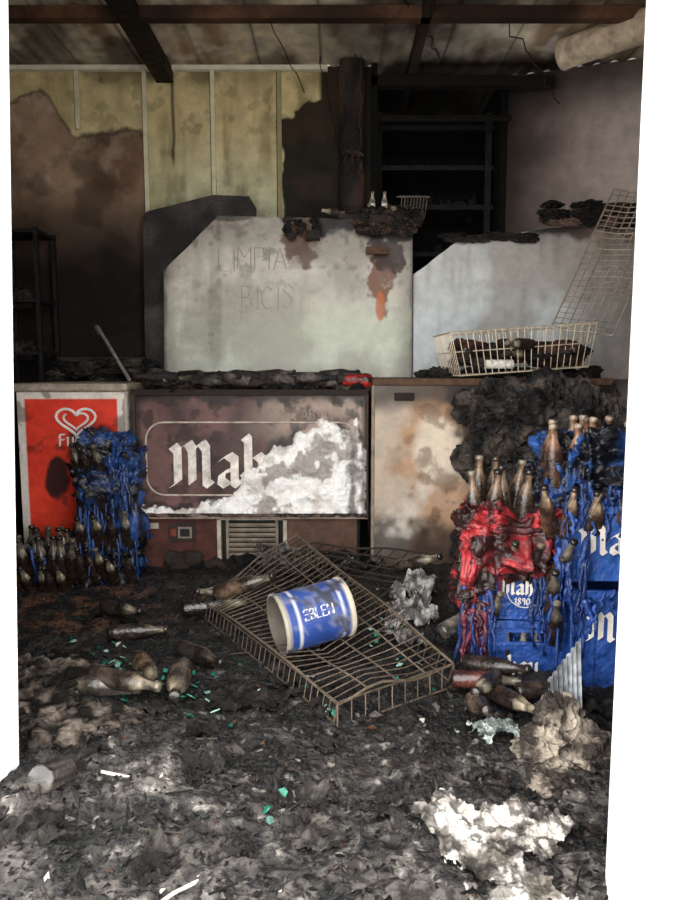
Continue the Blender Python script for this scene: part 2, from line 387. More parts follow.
for i in range(26): b.lump((random.uniform(-1.0,.12),3.535,random.uniform(.0,.08)),(.05,.02,.04),random.choice(DK),.9,5,2,seed=i)
b.build('base_grille',M_wood,E,bevel=.002)
def lidcol(x,y,z):
    n=fbm(x,z,0,5,3);n2=fbm(x,z,4,5,11);ns=fbm(x*10,z*1.5,1,4,1.);n4=fbm(x,z,9,5,22)
    c=mix(C(224,218,206),C(214,222,202),sm(z,1.6,1.2));c=mix(c,C(240,246,232),sm(z,1.25,1.0)*.7)
    c=mix(c,C(130,120,110),sm(n,.42,.65)*.5);c=mix(c,C(124,116,108),sm(ns,.5,.8)*.4);c=mix(c,C(80,72,66),sm(n4,.55,.72)*.5*sm(z,1.2,1.8))
    c=mix(c,C(110,98,88),sm(z,1.6,1.9)*.35)
    c=mix(c,C(90,80,72),(sm(x,.30,.42)+sm(-x,.9,1.0))*.5)
    for cx,cz,rx,rz,col in((-.19,1.78,.14,.14,C(92,58,40)),(.24,1.62,.09,.22,C(128,82,56)),(.26,1.72,.14,.12,C(56,36,28)),(.3,1.84,.2,.08,C(26,21,19))):
        d=((x-cx)/rx)**2+((z-cz)/rz)**2+2.4*(n2-.5)+1.2*(n4-.5);c=mix(c,col,(1-sm(d,.5,.9))*.92)
    d=((x-.245)/.03)**2+((z-1.42)/.10)**2+.6*(n2-.5);c=mix(c,C(206,112,54),(1-sm(d,.4,1.))*.9)
    e=sm(n2+.8*sm(z,1.72,1.92)*sm(x,-.3,0),.75,1.1)+.7*sm(n2+.8*sm(z,1.86,1.93),.95,1.2)+.6*sm(.02-np.minimum(x+1.0,.43-x)+.04*(n2-.5),0,.02);return mix(c,SOOT,np.clip(e,0,1))
def lidtop(x):
    return np.interp(x,[-1.0,-.68,.36,.43],[1.62,1.925,1.90,1.86])+.012*(fbm(x,0,0,3,14)-.5)
b=MB();b.grid(300,200,lambda u,v:np.stack([-1.0+1.43*u,4.06+.06*v,.965+v*(lidtop(-1.0+1.43*u)-.965)],1),lidcol)
b.build('lid',M_metal,E,solid=.04)
b=MB()
def pw(txt,x,z,s):
    write(b,txt,x,z,s,0,.003,.5,C(150,143,132),Matrix(((1,0,0,0),(0,1,.0625,3.994),(0,0,1,0),(0,0,0,1))),th=.0012,wob=.004)
pw('LImPIA',-.68,1.62,.095);pw('BICIS',-.55,1.40,.10)
b.build('lid_writing',M_metal,E)
b=MB()
b.box(-.18,-.10,4.03,4.09,1.78,1.83,C(30,25,22));b.box(.18,.40,4.02,4.1,1.84,1.91,C(44,32,26))
b.box(.16,.28,4.03,4.08,1.70,1.74,C(90,62,46))
for i in range(50): b.lump((random.uniform(.12,.44),4.04,random.uniform(1.82,1.93)),(.03,.02,.015),random.choice(DK+[C(70,52,40)]),.9,5,3,seed=i)
for i in range(14): b.lump((random.uniform(-.3,-.1),4.05,random.uniform(1.80,1.9)),(.02,.012,.015),random.choice(DK+[C(80,52,38)]),.9,5,3,seed=i)
b.build('burnt_hinges',M_char,E)
b=rub(-.98,.12,3.53,4.0,.95,150,.01,.03,DK+[C(70,62,56)])
for i in range(34): bottle(b,random.uniform(-.95,.05),random.uniform(3.54,3.75),.985+random.uniform(0,.035),88+random.uniform(-8,8),0,random.uniform(40,140)*random.choice([1,-1]),.9,base=random.choice([C(20,17,16),C(46,34,26),C(70,64,60)]),lab=random.choice([C(110,98,86),C(40,34,30)]))
b.build('burnt_rubble',M_char,E)

# ---------------------------------------------------------------- white chest freezer
E=empty('chest_freezer')
def cw2(x,y,z):
    n=fbm(x,z,1,5,4);n2=fbm(x,z,6,5,14);n3=fbm(x,z,2,5,2.5)
    c=mix(C(222,214,202),C(182,164,146),sm(n,.4,.65))
    c=mix(c,C(176,128,86),sm(n3+.3*(n2-.5)+.3*sm(x,.2,.5),.5,.75)*.8)
    d=np.sqrt(((x-.50)/.2)**2+((z-.66)/.22)**2)+.9*(n-.5)
    c=mix(c,C(236,220,198),(1-sm(d,.5,.9))*.8)
    c=mix(c,C(86,54,38),sm(n2,.5,.66)*.6*sm(x,.2,.45))
    c=mix(c,C(30,23,20),sm(x+.35*(n-.5)+.15*(n2-.5),.56,.68)*.94)
    c=mix(c,C(40,32,28),sm(.34-z+.4*(n-.5)+.15*(n2-.5),0,.12)*.85)
    c=mix(c,C(34,26,22),sm(z+.14*(n-.5),.84,.94)*.85)
    return c
b=MB();b.box(.175,1.35,3.48,4.1,.05,.985,C(80,68,58));b.box(.2,1.3,3.52,4.05,-.01,.05,C(30,28,26));b.build('body',M_metal,E,bevel=.012)
b=MB();b.grid(260,220,lambda u,v:np.stack([.18+1.165*u,3.468-.01*fbm(u*5,v*5,0,4,1),.06+.92*v],1),cw2);b.build('front_panel',M_metal,E,smooth=True)
b=MB();b.box(.17,1.36,3.45,4.11,.975,1.01,C(84,62,48));b.box(.168,.185,3.455,3.48,.05,.98,C(140,124,108));b.box(.28,.38,3.455,3.475,.90,.94,C(40,33,29));b.build('rim',M_wood,E,bevel=.006)
def lid2(x,y,z):
    n=fbm(x,z,11,5,3);n2=fbm(x,z,14,5,10);ns=fbm(x*10,z*1.5,6,4,1.)
    c=mix(C(222,224,222),C(212,222,226),sm(z,1.7,1.2));c=mix(c,C(150,136,124),sm(n,.42,.65)*.55)
    c=mix(c,C(115,104,97),sm(ns,.5,.8)*.5);c=mix(c,SOOT,sm(n2+.9*sm(z,1.65,1.9),.95,1.25)*.95)
    c=mix(c,C(140,116,102),sm(x,1.2,1.6)*.6)
    return c
def lt2(x): return np.interp(x,[.44,.7,1.54,1.78],[1.60,1.80,1.90,1.72])+.012*(fbm(x,0,0,3,14)-.5)
b=MB();b.grid(260,160,lambda u,v:np.stack([.44+1.34*u,4.10+.05*v,1.0+v*(lt2(.44+1.34*u)-1.0)],1),lid2);b.build('lid',M_metal,E,solid=.04)
b=rub(.45,1.35,3.55,4.0,1.01,70,.015,.04,DK);b.build('burnt_rubble',M_char,E)
b=MB()
for i in range(90): b.lump((random.uniform(1.2,1.85),4.10+random.uniform(-.05,.03),1.89+random.uniform(0,.06)+.03*math.sin((i%9))),(.045,.03,.016),random.choice(DK+[C(110,84,76)]),.9,5,3,seed=i)
b.tube([(1.15,4.12,1.90),(1.5,4.10,1.98),(1.85,4.08,2.0)],.010,C(80,64,58),6)
for i in range(24): b.lump((random.uniform(.6,1.1),4.12,1.79+random.uniform(0,.03)),(.04,.02,.012),random.choice(DK),.9,5,3,seed=i)
b.build('charred_bundle',M_char,E)

# ---------------------------------------------------------------- red ice-cream freezer
E=empty('ice_cream_freezer')
b=MB();b.box(-1.62,-1.06,3.53,4.12,.04,.955,C(180,168,156));b.box(-1.6,-1.08,3.56,4.1,-.01,.04,C(30,28,26));b.box(-1.63,-1.05,3.5,4.13,.945,.985,C(160,146,132));b.build('body',M_wood,E,bevel=.012)
b=MB()
def crd(x,y,z):
    n=fbm(x,z,0,5,5);n2=fbm(x,z,3,5,15)
    c=mix(C(236,66,42),C(216,48,34),n);bd=np.minimum(np.minimum(x+1.61,-1.07-x),np.minimum(.945-z,z-.07))
    c=mix(C(230,220,210),c,sm(bd,.035,.04))
    d=((x+1.42)/.07)**2+((z-.50)/.12)**2+1.2*(n2-.5);c=mix(c,C(58,24,20),1-sm(d,.5,1.))
    d=((x+1.2)/.17)**2+((z-.62)/.17)**2+1.2*(n2-.5);c=mix(c,C(30,16,14),1-sm(d,.5,1.2))
    c=mix(c,C(60,40,32),.6*sm(n2,.6,.7))
    return mix(c,SOOT,sm(.3-z+.2*(n-.5),0,.15)*.85)
b.grid(160,220,lambda u,v:np.stack([-1.61+.54*u,3.522-.004*fbm(u*4,v*4,0,3,1),.06+.88*v],1),crd);b.build('front_panel',M_paint,E)
b=MB()
for k,(s,rr) in enumerate(((1.,.007),(.62,.006))):
    P=[]
    for i in range(33):
        a=2*math.pi*i/32;P.append((-1.315+s*.0062*16*math.sin(a)**3,3.512,.80+s*.0048*(13*math.cos(a)-5*math.cos(2*a)-2*math.cos(3*a)-math.cos(4*a))))
    if k: P=P[2:-6]
    b.tube(P,rr,C(245,240,235),6)
write(b,'Frigo',-1.40,.67,.045,3.512,.006,.7,C(245,240,235));b.build('logo',M_paint,E)

# ---------------------------------------------------------------- crates
def crate(mb,M,w,d_,h,col,slot=True):
    t=.012
    def bx(*a): mb.box(*a,col,M)
    bx(0,w,0,d_,0,t)
    for (y0,y1) in((0,t),(d_-t,d_)):
        if slot:
            a,b_=w*.33,w*.67;s0,s1=h*.66,h*.82
            bx(0,w,y0,y1,0,s0);bx(0,a,y0,y1,s0,s1);bx(b_,w,y0,y1,s0,s1);bx(0,w,y0,y1,s1,h)
        else: bx(0,w,y0,y1,0,h)
    for x0 in(0,w-t): bx(x0,x0+t,t,d_-t,0,h)
    for z0 in(0,h-.022): 
        bx(-.006,w+.006,-.006,0,z0,z0+.022);bx(-.006,0,-.006,d_+.006,z0,z0+.022);bx(w,w+.006,-.006,d_+.006,z0,z0+.022)
    for x0 in(-.004,w*.16,w*.84-.01,w-.008): bx(x0,x0+.012,-.006,0,.02,h-.02)
    if slot:
        bx(w*.31,w*.69,-.006,0,h*.62,h*.66);bx(w*.31,w*.69,-.006,0,h*.82,h*.86)
    for i in range(1,5): bx(w*i/5-.002,w*i/5+.002,t,d_-t,t,h*.7)
    for i in range(1,4): bx(t,w-t,d_*i/4-.002,d_*i/4+.002,t,h*.7)
def meltcol(base,dark,amt=.5):
    def f(q,d=None):
        n=fbm(q[:,0],q[:,1],q[:,2],4,16);n2=fbm(q[:,0],q[:,1],q[:,2],4,45)
        c=mix(base,base*.35,sm(n2,.4,.62));return mix(c,dark,sm(n,.62-amt*.3,.72-amt*.3))
    return f
BLUE=C(38,70,130);RED=C(184,50,56)
def melt(mb,c0,sz,col,amp=.12,seed=0,nu=180,nv=130):
    def P(u,v):
        a=u*2*math.pi;ph=(v-.5)*math.pi
        e=.45
        sg=lambda w,m:np.sign(w)*np.abs(w)**m
        x=sg(np.cos(a),e)*sg(np.cos(ph),.3);y=sg(np.sin(a),e)*sg(np.cos(ph),.3);z=sg(np.sin(ph),.6)
        px,py,pz=c0[0]+x*sz[0],c0[1]+y*sz[1],c0[2]+z*sz[2]
        dr=ridge(px*26+seed,py*26,pz*5,3,1.)-.5;l2=fbm(px,py,pz,3,11)-.5;l3=ridge(px+seed,py,pz,3,34)-.5
        dd=amp*(dr*.7+l2*1.3+l3*.7)
        px=px+x*dd;py=py+y*dd;pz=pz+z*dd*.8-.03*(dr>0.2)*(z<0)+.02*(l3)
        return np.stack([px,py,pz],1)
    mb.grid(nu,nv,P,lambda x,y,z:col(np.stack([x,y,z],1)))
def drips(mb,x0,x1,y,z1,n,col,L=(.08,.3)):
    for i in range(n):
        x=random.uniform(x0,x1);l=random.uniform(*L);zt=z1+random.uniform(-.05,.03);m=12;P=[];R=[]
        r0=random.uniform(.004,.011);xx=x;yy=y+random.uniform(-.012,.01)
        for k in range(m):
            P.append((xx,yy,zt-l*k/(m-1)));xx+=random.uniform(-.008,.008);yy+=random.uniform(-.006,.006);R.append(r0*(1-.55*k/m)*random.uniform(.6,1.4))
        R[-1]*=1.5
        mb.tube(P,R,col*random.uniform(.2,1.1),7)

# left melted stack
E=empty('beer_crate_stack')
b=MB()
melt(b,(-1.075,3.27,.36),(.10,.09,.33),meltcol(BLUE,C(12,13,20),.75),.11,1)
melt(b,(-1.10,3.27,.64),(.05,.06,.10),meltcol(BLUE,C(12,13,20),.7),.08,3)
melt(b,(-1.35,3.30,.11),(.14,.10,.11),meltcol(C(22,48,104),C(12,13,18),.9),.06,2)
drips(b,-1.18,-.96,3.16,.60,40,BLUE,(.08,.5));drips(b,-1.48,-1.2,3.185,.20,12,C(24,50,110),(.08,.2))
b.build('melted_plastic',M_plast,E,smooth=True)
b=MB()
for row,(z,n) in enumerate([(.60,3),(.44,4),(.28,5),(.12,5)]):
    for i in range(n):
        bottle(b,-1.18+i*.052+random.uniform(-.012,.012),3.19,z-.06+random.uniform(-.015,.015),random.uniform(14,34),random.uniform(-10,10),0,.8)
for i in range(8):
    for j in range(2): bottle(b,-1.50+i*.042,3.20+j*.07,.06+j*.03,random.uniform(0,14),random.uniform(-8,8),0,.95)
for i in range(6): bottle(b,-1.50+i*.05,3.15,.0,25,random.uniform(-12,12),0,.8)
b.build('bottles',M_glass,E,smooth=True)

# right: stack A
E=empty('beer_crate_stack',(-.03,-.15,0))
MA=T(.475,2.40,.01,0,0,-4);b=MB()
crate(b,MA,.36,.28,.215,C(28,64,134));crate(b,T(.47,2.41,.23,0,1,-3),.36,.28,.20,C(30,68,144),False)
b.build('crates',M_plast,E,bevel=.002)
b=MB()
write(b,'Mahou',.03,.035,.040,-.008,.006,.66,C(225,220,210),MA,.002)
MA2=T(.47,2.41,.23,0,1,-3)
b.tube([(.18+.062*math.cos(a),-.009,.105+.062*math.sin(a)) for a in np.linspace(0,2*math.pi,25)],.002,C(205,200,190),5,MA2)
write(b,'Mahou',.10,.088,.034,-.010,.006,.66,C(215,210,200),MA2,.002)
write(b,'1890',.145,.052,.018,-.010,.002,.66,C(215,210,200),MA2,.002)
b.build('labels',M_paint,E)
b=MB()
melt(b,(.60,2.50,.49),(.12,.10,.06),meltcol(RED,C(40,14,14),.65),.13,5)
melt(b,(.49,2.44,.43),(.03,.05,.12),meltcol(RED,C(30,16,16),.8),.08,6)
melt(b,(.70,2.45,.56),(.05,.05,.04),meltcol(RED,C(40,20,20),.5),.07,8)
drips(b,.45,.56,2.385,.50,26,C(160,40,46),(.05,.25));drips(b,.56,.80,2.39,.49,26,C(170,42,48),(.02,.10))
drips(b,.44,.52,2.37,.30,18,C(86,30,46),(.05,.25))
drips(b,.44,.54,2.375,.34,16,C(24,50,110),(.1,.3))
drips(b,.66,.84,2.375,.42,26,C(26,56,120),(.05,.3))
b.build('melted_plastic',M_plast,E,smooth=True)
b=MB()
for (x,y,z,rx,ry) in [(.50,2.45,.49,-4,-6),(.545,2.44,.50,4,3),(.59,2.45,.51,0,-4),(.64,2.44,.50,5,5),(.57,2.52,.53,0,0),(.63,2.52,.52,0,8),(.52,2.55,.53,0,0),(.69,2.5,.49,0,6)]:
    bottle(b,x,y,z,rx,ry,0,.95,lab=C(120,96,76),base=C(50,38,28))
for (x,z) in [(.50,.30),(.54,.36),(.60,.38),(.66,.37),(.73,.38),(.79,.36),(.52,.20),(.78,.28)]: bottle(b,x,2.43,z-.03,random.uniform(15,35),random.uniform(-14,14),0,.8)
for i in range(3): bottle(b,.60+i*.045,2.425,.02,8,random.uniform(-5,5),0,.72,lab=C(220,210,190),cap=C(200,190,170))
b.build('bottles',M_glass,E,smooth=True)

# right: stack B
E=empty('beer_crate_stack',(-.055,-.09,0))
b=MB();MB1=T(.80,2.24,.01,0,0,-6);MB2=T(.79,2.27,.38,0,-1.5,-5)
crate(b,MB1,.38,.3,.35,C(30,66,138),False);crate(b,MB2,.38,.3,.24,C(36,76,150),False);b.build('crates',M_plast,E,bevel=.002)
b=MB();write(b,'Mahou',.05,.19,.062,-.008,.010,.66,C(225,220,212),MB1,.002);write(b,'Mahou',.04,.09,.062,-.008,.010,.66,C(215,208,198),MB2,.002);b.build('labels',M_paint,E)
b=MB()
melt(b,(.95,2.42,.73),(.17,.12,.08),meltcol(C(40,80,150),C(12,13,20),.65),.11,9)
melt(b,(.76,2.42,.58),(.05,.08,.12),meltcol(C(32,66,134),C(12,13,20),.75),.08,12)
drips(b,.76,1.1,2.255,.68,50,C(36,70,140),(.03,.16));drips(b,.74,.84,2.23,.5,22,C(30,64,136),(.1,.4));drips(b,.78,1.0,2.205,.36,8,C(26,60,134),(.03,.12))
b.build('melted_plastic',M_plast,E,smooth=True)
b=MB()
for i in range(7):
    for j in range(2): bottle(b,.77+i*.05+random.uniform(-.01,.01),2.36+j*.08,.66+random.uniform(-.01,.02),random.uniform(-6,10),random.uniform(-8,8),0,.95,lab=C(140,104,80),base=C(56,34,24),cap=C(150,130,112))
for i in range(7): bottle(b,.74+i*.05,2.30,.51+random.uniform(-.02,.02),22,random.uniform(-16,16),0,.8,lab=C(200,170,140),base=C(70,48,34))
for (x,z) in [(.745,.40),(.75,.30),(.76,.2)]: bottle(b,x,2.29,z-.03,30,random.uniform(-14,14),0,.8)
b.build('bottles',M_glass,E,smooth=True)

# ---------------------------------------------------------------- wire goods
def wire_rack(mb,P0,U,V,nu,nv,r,col,sag=0,rim=None,seed=0,tw=(0,0,0)):
    P0,U,V,tw=map(lambda a:np.array(a,float),(P0,U,V,tw));N=np.cross(U,V);N/=np.linalg.norm(N)
    def pt(a,b):
        return P0+U*a+V*b+tw*a*b+N*sag*(vn(np.array([a*3+seed]),np.array([b*3.]),np.array([0.]))[0]-.5)
    for i in range(nu+1): mb.tube([pt(i/nu,k/6) for k in range(7)],r,col*random.uniform(.6,1.3),5)
    for j in range(nv+1): mb.tube([pt(k/10,j/nv) for k in range(11)],r*1.5,col*random.uniform(.7,1.2),5)
    for a in((0,0,1,0),(1,0,1,1),(1,1,0,1),(0,1,0,0)): mb.tube([pt(a[0]+(a[2]-a[0])*k/8,a[1]+(a[3]-a[1])*k/8) for k in range(9)],rim or r*2,col,6)
b=MB();WC=C(112,98,84);U=np.array([.60,-.96,0])
wire_rack(b,(-.60,2.86,.11),U,(.42,.26,.18),32,4,.0021,WC,.06,.0042,0,(-.05,-.02,-.17))
wire_rack(b,(-.60,2.86,.11),U,(-.01,0,-.06),32,1,.002,WC*.8,.0,.003)
wire_rack(b,(0,1.90,.11),(.37,.24,.01),(0.0,-.01,-.07),9,1,.002,WC*.8,0,.003)
wire_rack(b,(-.18,3.12,.29),(.55,-.98,-.17),(-.01,.03,-.07),32,1,.002,WC*.8,0,.003)
b.build('wire_basket',M_wire)
b=MB()
wire_rack(b,(-.42,3.02,.10),(.55,-.35,.02),(.30,.30,.12),10,7,.003,C(60,52,46),.05,.005,3)
b.build('wire_rack',M_wire)
def basket(mb,M,w,d_,h,r,col,tp=.06):
    def tb(p,rr): mb.tube(p,rr,col*random.uniform(.8,1.15),5,M)
    x0,x1,y0,y1=tp,w-tp,tp*.6,d_-tp*.6
    for z,k in((h,1),(h*.55,.55),(0,0)):
        a=x0*(1-k);c_=x1+(w-x1)*k;e=y0*(1-k);g_=y1+(d_-y1)*k
        tb([(a,e,z),(c_,e,z),(c_,g_,z),(a,g_,z),(a,e,z)],r*2 if z==h else r*1.5)
    n=int(w/.036)
    for i in range(n+1):
        f_=i/n;xt=w*f_;xb=x0+(x1-x0)*f_
        tb([(xt,0,h),(xb,y0,0),(xb,y1,0),(xt,d_,h)],r)
    n=int(d_/.036)
    for i in range(n+1):
        f_=i/n;tb([(0,d_*f_,h),(x0,y0+(y1-y0)*f_,0),(x1,y0+(y1-y0)*f_,0),(w,d_*f_,h)],r)
BE=empty('wire_basket')
b=MB();basket(b,T(.56,3.40,1.02,0,-4,4),.72,.42,.21,.0022,C(226,208,182),.04);b.build('wires',M_wire,BE)
b=MB()
for i in range(90):
    x=random.uniform(.62,1.24);y=random.uniform(3.46,3.8);b.lump((x,y,1.09+random.uniform(-.01,.10)),(random.uniform(.015,.05),.02,random.uniform(.010,.025)),random.choice(DK+[C(90,66,54),C(60,30,26)]),.8,5,3,seed=i)
for i in range(10): bottle(b,random.uniform(.7,1.15),random.uniform(3.46,3.7),1.12+random.uniform(0,.06),90,0,random.uniform(-90,90),.9)
b.tube([(.72,3.45,1.08),(.86,3.47,1.08)],.022,C(240,236,228),14)
b.build('contents',M_char,BE)
b=MB();wire_rack(b,(1.12,3.72,1.27),(.36,.16,.74),(.28,-.12,-.04),26,8,.0024,C(170,156,140),.03,.005,5);b.build('wire_rack',M_wire)

b=MB();b.lathe([(0,0),(.034,0),(.036,.01),(.036,.12),(.03,.14),(.014,.15),(.014,.17),(0,.17)],T(.03,3.56,1.0,90,0,80),lambda v:mix(np.tile(C(170,28,24),(len(v),1)),C(24,22,22),sm(fbm(v[:,0]*60,v[:,1]*60,v[:,2]*30,3,1),.42,.52)),18)
b.tube([(.195,3.53,1.0),(.2,3.5,.985),(.19,3.49,.97)],.008,C(210,180,170),8);b.build('spray_can',M_plast,smooth=True)
b=MB()
def fabcol(x,y,z):
    n=fbm(x,y,z,5,12);return mix(C(14,12,12),C(84,75,69),sm(n,.46,.70)*.8)
def fab(c0,sz,seed,amp):
    def P(u,v):
        a=u*2*math.pi;ph=(v-.5)*math.pi;x=np.cos(a)*np.cos(ph);y=np.sin(a)*np.cos(ph);z=np.sin(ph)
        px,py,pz=c0[0]+x*sz[0],c0[1]+y*sz[1],c0[2]+z*sz[2]
        d=amp*(fbm(px+seed,py,pz,4,8)-.5+.35*(ridge(px,py+seed,pz,4,16)-.5));return np.stack([px+x*d,py+y*d,pz+z*d],1)
    b.grid(160,120,P,fabcol)
fab((.98,3.28,.84),(.38,.18,.14),1,.3);fab((.74,3.38,.90),(.14,.10,.10),4,.24);fab((1.15,3.15,.66),(.3,.2,.25),7,.3);fab((.98,3.3,.3),(.35,.2,.35),9,.3)
fab((.70,3.32,.60),(.10,.08,.20),12,.2)
b.build('burnt_fabric',M_char)
b=MB()
def chs(x,y,z): return mix(C(34,32,32),C(72,66,62),sm(fbm(x,z,2,5,6),.4,.75))
b.grid(80,120,lambda u,v:np.stack([-1.16+.68*u,4.25+.05*v-.03*u,.95+v*(np.interp(u,[0,.04,.62,.94,1],[1.96,1.99,2.08,2.07,2.0])-.95)],1),chs);b.build('charred_board',M_char,solid=.02)
b=MB();b.tube([(-1.30,3.85,1.28),(-1.07,3.62,1.0)],.009,C(150,144,138),8);b.tube([(-1.31,3.86,1.285),(-1.285,3.835,1.25)],.013,C(110,104,98),8);b.build('metal_rod',M_wire)
b=MB();K=C(16,14,13)
for x in(-1.97,-1.72): 
    for y in(4.1,4.35): b.box(x-.012,x+.012,y-.012,y+.012,0,1.86,K)
for z in(1.15,1.45,1.84): b.box(-1.98,-1.71,4.09,4.36,z-.01,z+.01,C(22,19,17))
for i in range(14): b.lump((random.uniform(-1.93,-1.76),4.2,1.17+.3*(i%2)),(.04,.04,.04),random.choice(DK),.8,5,3,seed=i)
b.box(-1.7,-1.1,4.32,4.36,1.10,1.13,C(50,42,37));b.box(-1.7,-1.2,4.28,4.33,1.02,1.05,C(60,50,44))
for i in range(30): b.lump((random.uniform(-1.7,-1.1),4.2,random.uniform(.98,1.1)),(.05,.03,.02),random.choice(DK+[C(70,60,52)]),.9,5,3,seed=i)
b.build('storage_rack',M_char)

b=MB()
b.grid(40,240,lambda u,v:np.stack([.085+(.075+.02*(ridge(u*6,v*14,0,3,1)-.5))*np.cos(u*2*math.pi),4.33+(.05)*np.sin(u*2*math.pi),.95+1.9*v],1),lambda x,y,z:mix(C(16,14,13),C(62,44,32),sm(fbm(x*5,y,z,4,3),.5,.75)))
b.build('charred_post',M_char)
b=MB();b.box(.0,.50,4.12,4.34,1.91,1.935,C(40,30,24))
for x in(.2,.27): bottle(b,x,4.15,1.935,0,0,0,.55,base=C(220,208,184),lab=C(220,210,190),cap=C(200,190,170))
for i in range(5): bottle(b,.06+.08*i,4.2,1.95,84,0,random.uniform(-80,80),.7,base=C(50,40,34))
for i in range(80): b.lump((random.uniform(.02,.48),random.uniform(4.1,4.3),1.945+random.uniform(0,.02)),(random.uniform(.01,.03),.02,.013),random.choice(DK+[C(110,92,76)]),.9,5,3,seed=i)
for i in range(9):
    x=.36+i*.018;b.tube([(x,4.16,1.94),(x+.01,4.16,2.03),(x,4.17,2.05)],.0025,C(110,100,90),5)
b.tube([(.34,4.16,2.04),(.53,4.16,2.04)],.003,C(130,118,108),5)
b.build('wall_shelf',M_char)
b=MB();KS=C(12,10,10)
for z in(1.2,1.5,1.8,2.1,2.35,2.6): b.box(.25,1.02,4.75,5.2,z,z+.03,KS)
for x in(.27,.98): b.box(x-.02,x+.02,4.73,4.77,0,2.7,KS)
for i in range(50):
    z=random.choice([1.23,1.53,1.83,2.13]);b.lump((random.uniform(.3,.95),random.uniform(4.8,5.1),z+.04),(.05,.05,random.uniform(.03,.08)),random.choice(DK[:2]),.5,3,2,seed=i)
b.build('charred_shelving',M_char)
b=MB()
def wig(p,q,n,a,r,c):
    p=np.array(p,float);q=np.array(q,float);P=[]
    for k in range(n):
        t=k/(n-1);P.append(p*(1-t)+q*t+np.array([random.uniform(-a,a),random.uniform(-a,a),random.uniform(-a,a)])*(0<k<n-1))
    b.tube(P,r,c,5)
wig((.10,4.22,2.84),(.06,4.2,2.2),16,.012,.004,C(44,35,29));wig((.14,4.22,2.84),(.12,4.18,2.25),16,.014,.003,C(84,62,46));wig((.02,4.22,2.6),(.10,4.2,2.15),10,.015,.003,C(40,34,30))
for k in range(12): wig((.09,4.17,2.3),(.09+random.uniform(-.07,.07),4.13,2.25+random.uniform(-.14,.06)),6,.015,.003,random.choice([C(44,36,30),C(84,66,50)]))
wig((-.35,3.9,2.86),(-.2,4.4,2.7),8,.01,.003,C(30,26,24));wig((.3,3.6,2.86),(.6,4.3,2.84),10,.02,.004,C(40,34,30))
wig((-.1,4.3,2.86),(.0,4.25,2.3),12,.015,.003,C(30,26,24));wig((.9,3.9,2.86),(1.3,4.3,2.6),12,.02,.004,C(30,26,24))
b.build('hanging_cables',M_wire)
b=MB();p0=np.array([1.25,4.10,2.79]);p1=np.array([2.0,3.25,2.76]);P=[];R=[]
for k in range(41): P.append(p0+(p1-p0)*k/40);R.append(.08+(.006 if k%8==0 else 0))
b.tube(P,R,C(206,186,162),24);b.build('ventilation_duct',M_wood,smooth=True)

# ---------------------------------------------------------------- tin
E=empty('paint_tin')
def tincol(v):
    z=v[:,2]
    c=np.tile(C(34,60,128),(len(v),1));c=mix(c,C(180,170,150),(z<.02).astype(float));c=mix(c,C(160,152,138),(z>.235).astype(float))
    c=mix(c,C(190,190,196),((z>.195)&(z<.204)).astype(float));c=mix(c,C(190,190,196),((z>.04)&(z<.05)).astype(float))
    n=fbm(v[:,0],v[:,1],z,4,25);c=mix(c,C(130,138,160),sm(n,.5,.62)*.6);return mix(c,C(30,26,26),sm(n,.55,.66)*.8)
MT=T(.025,2.36,.235,0,-97,24)
b=MB();pr=[(.098,0),(.104,.003),(.104,.012),(.1,.016)]+[(.1,.016+.222*k/24) for k in range(1,25)]+[(.104,.241),(.104,.25),(.098,.252)]
b.lathe(pr,MT,tincol,48)
b.lathe([(.098,.252),(.094,.25),(.094,.02),(0,.02)][::-1],MT,C(90,82,74),48)
b.lathe([(0,0.004),(.094,.004),(.098,0)],MT,lambda v:mix(C(150,142,128)[None].repeat(len(v),0),C(60,54,50),sm(fbm(v[:,0],v[:,1],0,3,30),.4,.6)),48)
b.build('can_body',M_metal,E,smooth=False)
b=MB()
tmp=MB();write(tmp,'EBLEN',-.06,.0,.026,0,.0028,.5,C(205,205,212),None,.001)
v=np.concatenate(tmp.v)
loc=MT.inverted().to_3x3()@Vector((-.1,-1,.1));a0=math.atan2(loc.y,loc.x)
upl=MT.inverted().to_3x3()@Vector((0,0,1));a1=math.atan2(upl.y,upl.x)
sg=1 if ((a1-a0+math.pi)%(2*math.pi)-math.pi)>0 else -1
ang=a0+sg*(v[:,2]+.01)/.1;rad=.1008-v[:,1]
vv=np.stack([rad*np.cos(ang),rad*np.sin(ang),.12-v[:,0]],1)
b.add(xf(vv,MT),tmp.f,C(205,205,212));b.build('label',M_wood,E)

# ---------------------------------------------------------------- floor debris
def H1(x,y): return float(Hf(np.array([x]),np.array([y]))[0])
FD=empty('floor_debris')
b=MB();OV=np.array([[1,0,0],[-1,0,0],[0,1,0],[0,-1,0],[0,0,1],[0,0,-1]],float);OF=[(0,2,4),(2,1,4),(1,3,4),(3,0,4),(2,0,5),(1,2,5),(3,1,5),(0,3,5)]
cols=[C(8,8,8)]*12+[C(20,18,18)]*9+[C(38,35,34)]*4+[C(72,67,64)]*2+[C(66,44,30)]*1
for i in range(9000):
    y=1.15+2.25*random.random()**1.4;x=random.uniform(-1,1)*(.42+.35*y)
    if x>.42 and y>2.3: continue
    s=random.uniform(.002,.008)*(2.4 if random.random()<.05 else 1)
    v=OV*np.array([s*random.uniform(.6,2.6),s,s*random.uniform(.2,.7)])+rng.uniform(-.35,.35,(6,3))*s
    v=xf(v,T(x,y,H1(x,y)+s*.3,random.uniform(-40,40),random.uniform(-40,40),random.uniform(0,360)))
    cl_=random.choice(cols)
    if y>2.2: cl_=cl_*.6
    if random.random()<.005: cl_=C(185,180,170)
    b.add(v,OF,cl_)
b.build('char_chips',M_char,FD)
b=MB()
